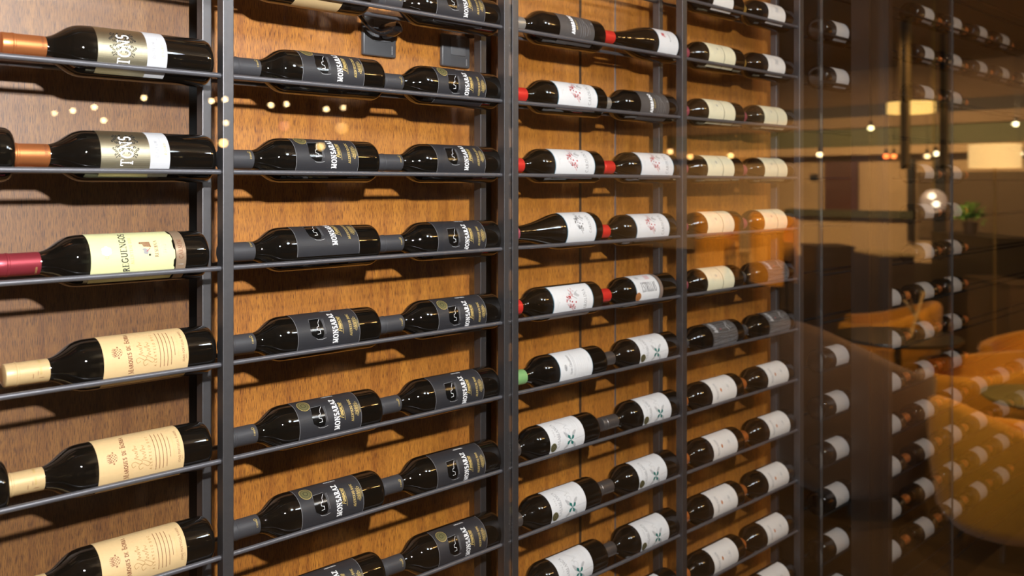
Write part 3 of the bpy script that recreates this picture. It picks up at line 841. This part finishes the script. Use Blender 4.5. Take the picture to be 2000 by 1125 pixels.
# glowing bead and holder added in place of a reflected red glow
pi_ = Vector((u_at(974, .04), .085, z_at(974, 59, .04)))
ind = empty('red_glow_bead', pi_, 'small bead for a reflected red glow under the top rod by the double post', 'light')
bm = bmesh.new(); bmesh.ops.create_uvsphere(bm, u_segments=16, v_segments=10, radius=.0035)
obj('glow_bead', bm, mat('red_glow', (.5, 0, 0), .3, emit=(1, .01, .02), estr=9), ind, 180, (0, -.004, 0))
bm = bmesh.new(); box(bm, -.008, .008, -.004, .052, -.006, .006, bev=.001); obj('bead_holder', bm, M['dark'], ind)

# ------------------------------------------------------------------ cabinet glass
ge = [-0.9, u_at(1000, GY), u_at(1607, GY), u_at(1862, GY), 11.49]
for i, (a, b) in enumerate(zip(ge, ge[1:])):
    bm = bmesh.new(); box(bm, a + .0015, b - .0015, GY, GY + .008, .03, ZT - .01)
    o = obj('window_%d' % (i+1), bm, M['glass']); struct(o)
jm = mat('joint_silicone', (.03, .027, .025), .6)
for px in (1607, 1862):
    bm = bmesh.new(); box(bm, u_at(px, GY) - .0008, u_at(px, GY) + .0008, GY + .0005, GY + .0075, .03, ZT - .01); struct(obj('trim_glass_joint', bm, jm))
fa, fb = u_at(1692, -.06), u_at(1738, -.06)
bm = bmesh.new()
box(bm, fa, fa + .018, -.068, -.010, 0, ZT); box(bm, fa + .018, fb - .03, -.050, -.010, 0, ZT); box(bm, fb - .03, fb, -.068, -.010, 0, ZT)
box(bm, fa + .045, fa + .052, -.058, -.05, 0, ZT)
struct(obj('door_1', bm, mat('bronze_frame', (.035, .024, .018), .35, .3)))

# ------------------------------------------------------------------ the room in front of the glass
UE = 11.5
YB = -12.5
M['floor'] = mat('lounge_floor', (.05, .026, .008), .45, noise=.15, nscale=6)
M['floor_pale'] = mat('lounge_floor_pale', (.42, .29, .13), .45, noise=.1, nscale=6)
M['ceil'] = mat('lounge_ceiling', (.20, .115, .05), .8)
M['tan_wall'] = mat('tan_wall', (.55, .36, .18), .8, noise=.05, nscale=3)
M['brown_wall'] = mat('brown_wall', (.16, .09, .045), .75)
M['green_band'] = mat('olive_fascia', (.13, .125, .055), .7)
M['night'] = mat('rear_wall_dark', (.022, .018, .016), .8)
bm = bmesh.new(); box(bm, -4, UE, YB, .5, -.1, 0); struct(obj('floor', bm, M['floor']))
bm = bmesh.new(); box(bm, -4, UE, YB, .5, 3.60, 3.70); struct(obj('ceiling', bm, M['ceil']))
bm = bmesh.new(); box(bm, -4, UE, YB - .1, YB, 0, 3.60); struct(obj('wall_rear', bm, M['night']))
bm = bmesh.new(); box(bm, -4.1, -4, YB, .5, 0, 3.60); struct(obj('wall_left', bm, M['night']))
bm = bmesh.new(); box(bm, UE, UE + .1, YB, .5, 0, 3.60); struct(obj('wall_right', bm, M['tan_wall']))

def wall_pt(px, py):
    """point of the end wall seen there in the glass"""
    t = (px - 1000) / 1755.0
    z = UE / (0.714*t + 0.7)
    return room(px, py, z)
def wall_box(name, px0, px1, py0, py1, m, d0, d1, kind=True, zabs=None):
    a = wall_pt(px0, py0); b = wall_pt(px1, py1); c = wall_pt((px0+px1)/2, py0); d = wall_pt((px0+px1)/2, py1)
    z0, z1 = (zabs if zabs else (d.z, c.z))
    bm = bmesh.new(); box(bm, UE - d1, UE - d0, min(a.y, b.y), max(a.y, b.y), max(0, z0), min(z1, 3.59))
    o = obj(name, bm, m)
    if kind: struct(o)
    return o
WZ = lambda y: H + (361 - y) / 1755.0 * 11.6
wall_box('trim_1', 1180, 2060, 205, 100, M['brown_wall'], .002, .10, zabs=(WZ(205), 3.59))
wall_box('trim_2', 1180, 2060, 250, 205, mat('dark_fascia', (.05, .035, .025), .7), .002, .22, zabs=(WZ(229), WZ(206)))
wall_box('trim_3', 1180, 2060, 252, 236, mat('tan_fascia', (.30, .19, .10), .8), .002, .32, zabs=(WZ(251), WZ(230)))
wall_box('trim_4', 1180, 2060, 285, 255, M['green_band'], .002, .25, zabs=(WZ(286), WZ(252)))
wall_box('trim_5', 1180, 2060, 300, 285, M['tan_wall'], .002, .30, zabs=(WZ(303), WZ(287)))
wall_box('door_2', 1615, 1678, 316, 420, mat('red_brown_door', (.085, .02, .012), .5, noise=.2, nscale=4), .002, .05)
wall_box('trim_6', 1778, 1790, 310, 470, M['dark'], .002, .08)
wall_box('trim_7', 1828, 1850, 310, 470, M['dark'], .002, .08)
wall_box('trim_10', 1795, 2060, 335, 470, mat('olive_brown_panel', (.12, .07, .028), .7), .002, .04)
wall_box('trim_8', 1540, 1790, 410, 424, mat('olive_rail', (.07, .065, .03), .6), .003, .10)
wall_box('trim_9', 1180, 2060, 505, 640, mat('dark_wainscot', (.035, .022, .014), .5), .002, .06, zabs=(0, WZ(508)))
sg = wall_box('wall_sign', 1585, 1598, 340, 352, M['dark'], .002, .03, False)
tag(sg, 'small dark square sign on the tan wall', 'sign')

fabric = mat('mustard_fabric', (.66, .27, .008), .85, noise=.12, nscale=60, sheen=.2)
shadefab = mat('shaded_mustard_fabric', (.17, .085, .035), .85, noise=.12, nscale=60, sheen=.2)  # mustard fabric with the shade of an unlit back put into its colour
redfab = mat('dusky_red_fabric', (.22, .03, .03), .9)
black = M['dark']
def tub_chair(name, px, z, R, hb, ha, facing, m, label, group, seat=.42, legh=.12, z0=0.0):
    """facing = direction (deg) the open side looks to"""
    p = room(px, 361, z)
    t = empty(name, (p.x, p.y, z0), label, 'chair', group)
    bm = bmesh.new(); n = 44; span = math.radians(285); f = math.radians(facing)
    rings = []
    for i in range(n+1):
        q = i/n; a = f + PI - span/2 + span*q
        d = abs(q-.5)*2
        top = ha + (hb-ha) * (0.5+0.5*math.cos(min(1, d*1.15)*PI))
        th = .085 * (R/.4)
        pr = [(R*.72, legh), (R*.88, legh+.10), (R*.97, top*.55), (R, top-.05), (R-.02, top-.012), (R-th/2, top), (R-th+.01, top-.012), (R-th, top-.06), (R*.97-th, seat), (R*.72-.02, seat-.1), (R*.6, legh)]
        rings.append([bm.verts.new((r*math.cos(a), r*math.sin(a), h)) for r, h in pr])
    for a, b in zip(rings, rings[1:]):
        for j in range(len(a)-1): bm.faces.new((a[j], b[j], b[j+1], a[j+1]))
        bm.faces.new((a[-1], b[-1], b[0], a[0]))
    bm.faces.new(rings[0]); bm.faces.new(rings[-1][::-1])
    bmesh.ops.recalc_face_normals(bm, faces=bm.faces)
    obj('shell', bm, m, t, 60)
    bm = lathe_z([(0, legh+.01), (R*.66, legh+.01), (R*.80, legh+.08), (R*.84, seat-.05), (R*.80, seat), (R*.6, seat+.02), (0, seat+.025)], 32)
    obj('seat_cushion', bm, m, t, 60)
    for k in range(4):
        a = f + PI/4 + k*PI/2
        bm = bmesh.new(); tube(bm, [(R*.5*math.cos(a), R*.5*math.sin(a), legh+.03), (R*.62*math.cos(a), R*.62*math.sin(a), 0)], [.018, .012], 10)
        obj('leg', bm, black, t, 60)
    return t
def round_table(px, z, R, h, m, label, group=None):
    p = room(px, 361, z)
    t = empty('round_table', (p.x, p.y, 0), label, 'table', group)
    obj('tabletop', lathe_z([(0, h-.03), (R-.02, h-.03), (R, h-.015), (R-.004, h), (0, h)], 48), m, t, 40)
    obj('pedestal', lathe_z([(0, .01), (.035, .01), (.03, .1), (.028, h-.04), (.09, h-.03), (0, h-.03)], 20), black, t, 40)
    obj('foot', lathe_z([(0, 0), (R*.5, 0), (R*.5, .012), (.04, .03), (0, .03)], 32), black, t, 40)
olive = mat('olive_tabletop', (.20, .15, .035), .35); dkt = mat('black_tabletop', (.015, .016, .012), .3)
g = 'mustard tub chairs in the lounge'
tub_chair('armchair', 1912, 6.90, .55, .84, .70, 250, fabric, 'mustard tub armchair facing the olive round table', g)
tub_chair('armchair', 1972, 5.20, .43, .88, .66, 35, fabric, 'mustard tub armchair nearest the glass, its back turned', g)
tub_chair('armchair', 1662, 6.0, .52, 1.22, .90, 20, shadefab, 'large mustard tub armchair painted in shade, seen from behind beside the door frame', None, seat=.5)
tub_chair('armchair', 1730, 8.65, .50, 1.0, .80, 250, fabric, 'mustard tub armchair behind the black round table', g, seat=.5)
tub_chair('armchair', 2040, 7.65, .50, .84, .72, 200, fabric, 'mustard tub armchair at the right edge of the reflection', g)
round_table(2040, 5.86, .37, .72, olive, 'olive-topped round table between two mustard tub armchairs')
round_table(1755, 7.5, .50, .84, dkt, 'black round table in front of a mustard tub armchair')
# bar stools with tub seats
for px, lb in ((1400, 'mustard bar chair at the counter, left of the pair'), (1512, 'mustard bar chair at the counter, right of the pair')):
    zc = 11.2 if px == 1400 else 10.5
    p = room(px, 361, zc)
    tub_chair('bar_chair', px, zc, .28, 1.78, 1.72, 90, fabric, lb, 'mustard bar chairs', seat=1.42, legh=1.21)
# counter, plinths and furniture blocks, each a thing of its own
def block(name, px0, px1, py0, py1, z, m, label, cat, depth=.5, base=None, top=None):
    a = room(px0, py0, z); b = room(px1, py1, z)
    c = (a+b)/2; w = abs(px1-px0)/1755.0*z; z1, z0 = a.z, b.z
    if base is not None: z0 = base
    t = empty(name, (c.x, c.y, z0), label, cat, rz=-math.radians(45.6))
    bm = bmesh.new(); box(bm, -w/2, w/2, -depth/2, depth/2, .0, z1-z0-.03, bev=.006); obj('body', bm, m, t)
    bm = bmesh.new(); box(bm, -w/2-.01, w/2+.01, -depth/2-.01, depth/2+.01, z1-z0-.03, z1-z0, bev=.006); obj('worktop', bm, top or m, t)
    return t
dkb = mat('dark_brown_joinery', (.045, .028, .022), .5)
block('cabinet', 1572, 1660, 478, 700, 9.55, dkb, 'tall dark brown cabinet standing behind the large armchair', 'cabinet', .4, 0.0)
block('counter', 1660, 1790, 492, 600, 10.6, dkb, 'low dark counter with a pale tan top', 'counter', .4, 0.0, M['floor_pale'])
block('counter', 1800, 2040, 458, 640, 9.9, M['dark'], 'long black counter under the plant', 'counter', .5, 0.0)
block('sofa_back', 1880, 2040, 545, 640, 8.75, mat('olive_brown_fabric', (.11, .06, .02), .9), 'olive brown sofa in front of the black counter', 'sofa', .3, 0.0)
# plant
p = room(1896, 470, 9.9)
pl = empty('potted_plant', (p.x, p.y, H + (361-458)/1755.0*9.9 + .002), 'green leafy plant in a dark pot on the black counter', 'plant')
obj('pot', lathe_z([(0, 0), (.06, 0), (.08, .13), (.07, .13), (.06, .02), (0, .02)], 24), dkb, pl, 40)
bm = bmesh.new(); rr = random.Random(1)
for i in range(420):
    a = rr.uniform(0, 2*PI); e = rr.uniform(-.2, 1.4); r = rr.uniform(.04, .17)
    c = Vector((r*math.cos(a)*math.cos(e), r*math.sin(a)*math.cos(e), .17 + r*math.sin(e)))
    d = Vector((rr.uniform(-1, 1), rr.uniform(-1, 1), rr.uniform(-.4, 1))).normalized(); s = d.cross(Vector((0, 0, 1))).normalized()*.014
    f = [bm.verts.new(c), bm.verts.new(c + d*.03 + s), bm.verts.new(c + d*.065), bm.verts.new(c + d*.03 - s)]
    bm.faces.new(f)
obj('foliage', bm, mat('leaf_green', (.16, .34, .05), .6), pl)
# lamps
def drum_lamp(px0, px1, py0, py1, z, strength, color, label, hang=True, dep=None):
    a = room(px0, py0, z); b = room(px1, py1, z); c = (a+b)/2; R = (px1-px0)/2/1755.0*z; h = a.z-b.z
    t = empty('drum_lamp', (c.x, c.y, b.z), label, 'lamp')
    sh = mat('lit_shade', (.7, .5, .25), .8, emit=color, estr=strength)
    obj('lamp_shade', lathe_z([(R, 0), (R, h), (R-.006, h), (R-.006, 0), (R, 0)], 40), sh, t, 60)
    bm = bmesh.new()
    tube(bm, [(0, 0, h*.5), (0, 0, (3.595 if hang else 0) - b.z)], .007, 8); obj('stem', bm, M['gold_foil'], t)
    bm = bmesh.new(); bmesh.ops.create_uvsphere(bm, u_segments=16, v_segments=10, radius=.03)
    obj('bulb', bm, mat('bulb_glow', (.8, .6, .3), .5, emit=(1, .75, .4), estr=12), t, 180, (0, 0, h*.5))
    return t
drum_lamp(1898, 1990, 282, 328, 8.25, 2.4, (1, .60, .22), 'cream rectangular-looking drum lamp shade glowing at the upper right', False)
drum_lamp(1737, 1824, 200, 221, 8.0, 3.2, (1, .60, .16), 'wide shallow yellow drum lamp hanging near the ceiling')
def bulb(name, px, py, z, r, color, s, label, cat, group, drop=True):
    p = room(px, py, z)
    t = empty(name, p, label, cat, group)
    bm = bmesh.new(); bmesh.ops.create_uvsphere(bm, u_segments=16, v_segments=10, radius=r)
    key = 'glow_%s_%g' % ('_'.join('%g' % c for c in color), s)
    m = bpy.data.materials.get(key) or mat(key, (.8, .8, .8), .5, emit=color, estr=s)
    obj('bulb', bm, m, t, 180)
    if drop:
        bm = bmesh.new(); tube(bm, [(0, 0, r*.8), (0, 0, r*.8+.05)], r*.6, 10); tube(bm, [(0, 0, r*.8+.05), (0, 0, 3.598-p.z)], .003, 6)
        obj('cord', bm, M['dark'], t)
    return t
warm = (1, .70, .34)
spots = [(107, 221, .6), (143, 216, 1), (185, 209, 1), (203, 235, 1), (282, 191, 1.1), (414, 197, 1.1), (440, 194, 1.2), (442, 240, .8), (530, 205, 1), (560, 203, 1.1), (638, 213, 1), (671, 210, .8)]
for i, (px, py, s) in enumerate(spots):
    bulb('pendant_bulb', px, py, 7.2, .021, warm, 16*s, 'small warm pendant bulb, %s from left in the reflected row over the left bays' % ORD[i+1], 'light bulb', 'row of small pendant bulbs')
bulb('pendant_bulb', 437, 279, 6.5, .032, (1, .62, .2), 12, 'larger yellow bulb reflected on the post left of the second bay', 'light bulb', None)
bulb('pendant_bulb', 627, 286, 6.5, .03, (1, .62, .2), 7, 'yellow bulb reflected on the third-shelf charcoal label', 'light bulb', None)
bulb('pendant_bulb', 668, 250, 6.5, .045, (1, .50, .06), 2.0, 'amber glowing lamp reflected on the wood of the second bay', 'light bulb', None)
bulb('pendant_bulb', 556, 246, 6.5, .04, (1, .12, .03), 1.0, 'red glowing lamp reflected on the wood of the second bay', 'light bulb', None)
for i, (px, py, s, c) in enumerate([(1602, 302, 12, (1, .75, .4)), (1702, 250, 9, (1, .85, .4)), (1812, 305, 6, (1, .65, .3)), (1829, 300, 8, (1, .85, .5)), (1985, 242, 8, (1, .85, .45)),
                                    (1993, 300, 6, (1, .75, .4)), (1732, 305, 9, (1, .14, .02)), (1747, 305, 6, (1, .22, .04)), (1310, 296, 8, (1, .55, .2)), (1349, 306, 7, (1, .5, .15)), (1428, 304, 7, (1, .6, .2))]):
    bulb('ceiling_spot', px, py, 9.4, .028, c, s*1.4, '%s glowing downlight from the left in the reflected lounge' % ORD[i+1], 'ceiling light', 'lounge downlights')
# clear globe lamp with two bulbs
p = room(1825, 393, 7.0)
gl = empty('globe_lamp', p, 'clear glass globe lamp with two bright bulbs, hanging in the lounge', 'lamp')
for dx, dz in ((.022, .040), (-.030, -.022)):
    bm = bmesh.new(); bmesh.ops.create_uvsphere(bm, u_segments=16, v_segments=10, radius=.026)
    obj('bulb', bm, mat('globe_bulb', (.9, .9, .8), .5, emit=(1, .85, .6), estr=9), gl, 180, (dx, -dx, dz))
gm = mat('hazy_glass', (.85, .72, .66), .3, emit=(1, .72, .60), estr=.3)
nt = gm.node_tree; b_ = nt.nodes['Principled BSDF']; o_ = [n for n in nt.nodes if n.type == 'OUTPUT_MATERIAL'][0]
t_ = nt.nodes.new('ShaderNodeBsdfTransparent'); x_ = nt.nodes.new('ShaderNodeMixShader'); x_.inputs[0].default_value = .35
nt.links.new(t_.outputs[0], x_.inputs[1]); nt.links.new(b_.outputs[0], x_.inputs[2]); nt.links.new(x_.outputs[0], o_.inputs['Surface'])
bm = bmesh.new(); bmesh.ops.create_uvsphere(bm, u_segments=28, v_segments=16, radius=.095)
obj('globe', bm, gm, gl, 180)
bm = bmesh.new(); tube(bm, [(0, 0, .09), (0, 0, 3.598-p.z)], .006, 8); obj('stem', bm, M['gold_foil'], gl)
# crossed brass sculpture
p = room(1790, 541, 7.45)
sc = empty('crossed_brass_sculpture', (p.x, p.y, .8402), 'crossed brass rods standing on the black round table', 'sculpture')
brass = mat('brass', (.75, .50, .22), .3, .85)
for i, (a, b) in enumerate((((-.12, 0, 0), (.12, .02, .36)), ((.14, 0, 0), (-.12, -.02, .38)), ((.02, .12, 0), (0, -.1, .30)))):
    bm = bmesh.new(); tube(bm, [a, b], .011, 10); obj('rod', bm, brass, sc, 60)
# slim bright pole and tall dark panels edged in brass
p = room(1858, 470, 7.85)
po = empty('floor_pole', (p.x, p.y, 0), 'slim polished steel pole right of the globe lamp', 'pole')
bm = bmesh.new(); tube(bm, [(0, 0, .02), (0, 0, H+(361-312)/1755*7.85)], .012, 12); obj('shaft', bm, mat('polished_steel', (.8, .8, .8), .15, 1.0), po, 60)
obj('foot', lathe_z([(0, 0), (.14, 0), (.14, .012), (.02, .02), (0, .02)], 28), M['dark'], po, 40)
for px0, px1, py0, py1, z, lb in ((1753, 1785, 38, 330, 7.0, 'taller brass-edged dark panel, left of the pair above the lounge'), (1832, 1858, 62, 330, 7.4, 'shorter brass-edged dark panel, right of the pair above the lounge')):
    a = room(px0, py0, z); b = room(px1, py1, z); c = (a+b)/2; w = (px1-px0)/1755*z/2
    top = min(a.z, 3.58)
    t = empty('hanging_panel', (c.x, c.y, b.z), lb, 'panel', 'brass-edged panels', rz=-math.radians(45.6))
    bm = bmesh.new(); box(bm, -w+.012, w-.012, -.01, .01, 0, top-b.z-.012); obj('board', bm, M['dark'], t)
    bm = bmesh.new(); h = top-b.z
    for q in ((-w, -w+.012, 0, h), (w-.012, w, 0, h), (-w, w, h-.012, h)): box(bm, q[0], q[1], -.014, .014, q[2], q[3])
    obj('edge_frame', bm, brass, t)

# ------------------------------------------------------------------ lights
def light(name, kind, loc, energy, color, size=.1, target=None, spot=None, blend=.5):
    l = bpy.data.lights.new(name, kind); l.energy = energy; l.color = color
    if kind == 'AREA': l.size = size
    else: l.shadow_soft_size = size
    if kind == 'SPOT': l.spot_size = math.radians(spot); l.spot_blend = blend
    o = link(name, l); o.location = loc
    if target is not None:
        o.rotation_euler = (Vector(target) - Vector(loc)).to_track_quat('-Z', 'Y').to_euler()
    return o
light('track_spot', 'SPOT', (.24, -1.50, H + .51), KEY if 'KEY' in globals() else 345, (1, .97, .97), .034, (1.2, 0, 1.75), 150, .3)
# warm spots without fittings, added to brighten the lounge, aimed away from the glass
def lspot(px, z, tpx, tz, th, e, ang=70, col=(1, .66, .30), h=3.55, r=.05):
    a = room(px, 361, z); b = room(tpx, 361, tz)
    light('added_lounge_spot', 'SPOT', (a.x, a.y, h), e * .60, col, r, (b.x, b.y, th), ang, .6)
lspot(1900, 5.6, 1950, 6.2, .6, 520, 75)
lspot(2000, 4.6, 1990, 5.2, .6, 330, 60)
lspot(1700, 6.6, 1730, 8.8, .6, 420, 60)
lspot(2020, 6.6, 2040, 7.7, .6, 300, 60)
lspot(1950, 7.2, 1930, 9.6, .8, 160, 80)
lspot(1650, 5.0, 1650, 6.0, .8, 120, 60)
lspot(1400, 9.4, 1400, 11.1, 1.5, 700, 60)
lspot(1510, 8.8, 1510, 10.4, 1.5, 700, 60)
for px in (1330, 1450, 1560, 1660, 1770, 1880, 1990):
    a = wall_pt(px, 361)
    light('added_wall_spot', 'SPOT', (UE - 2.0, a.y, 2.95), {1330: 50, 1450: 75}.get(px, 95), (1, .68, .34), .05, (UE, a.y, 2.1), 100, .6)  # unseen spots added to brighten the end wall
def globe(x, y, r, col, e, label, group, zc=3.30):
    t = empty('globe_pendant', (x, y, zc), label, 'ceiling light', group)
    bm = bmesh.new(); bmesh.ops.create_uvsphere(bm, u_segments=28, v_segments=16, radius=r)
    obj('globe', bm, mat('globe_glow', (.9, .9, .9), .4, emit=col, estr=e), t, 180)
    bm = bmesh.new(); tube(bm, [(0, 0, r*.98), (0, 0, 3.597 - zc)], .012, 10); obj('stem', bm, M['dark'], t, 60)
for i, (x, y) in enumerate(((1.5, -2.0), (2.35, -2.3))):
    globe(x, y, .20, (.80, .90, 1), 42, 'cool white globe lamp over the aisle, %s the left bays' % ('nearer to', 'farther from')[i], 'cool globe lamps')
for i, x in enumerate((2.75, 3.1, 3.45, 3.8)):
    globe(x, -2.45, .09, (1, .62, .22), 60, 'small warm globe lamp over the aisle, %s of four from the left' % ORD[i+1], 'warm globe lamps', 3.42)
w = bpy.data.worlds.new('World'); S.world = w; w.use_nodes = True
w.node_tree.nodes['Background'].inputs[0].default_value = (.01, .008, .006, 1)
w.node_tree.nodes['Background'].inputs[1].default_value = .5

# ------------------------------------------------------------------ camera
cd = bpy.data.cameras.new('Camera'); cam = link('Camera', cd)
cam.location = (0, CAM_Y, H); cam.rotation_euler = (math.radians(90), 0, -math.atan2(.700, .714))
cd.sensor_width = 36; cd.lens = 1755/2000*36; cd.shift_y = -201.5/2000
cd.clip_start = .05; cd.clip_end = 60
cd.dof.use_dof = True; cd.dof.focus_distance = 1.55; cd.dof.aperture_fstop = 4.4
S.camera = cam
S.view_settings.view_transform = 'Standard'; S.view_settings.look = 'None'
S.view_settings.gamma = 1; S.view_settings.use_curve_mapping = False
S.view_settings.exposure = 0.0
S.cycles.max_bounces = 8; S.cycles.transparent_max_bounces = 12; S.cycles.glossy_bounces = 5; S.cycles.diffuse_bounces = 3
S.cycles.sample_clamp_indirect = 6; S.cycles.use_denoising = True
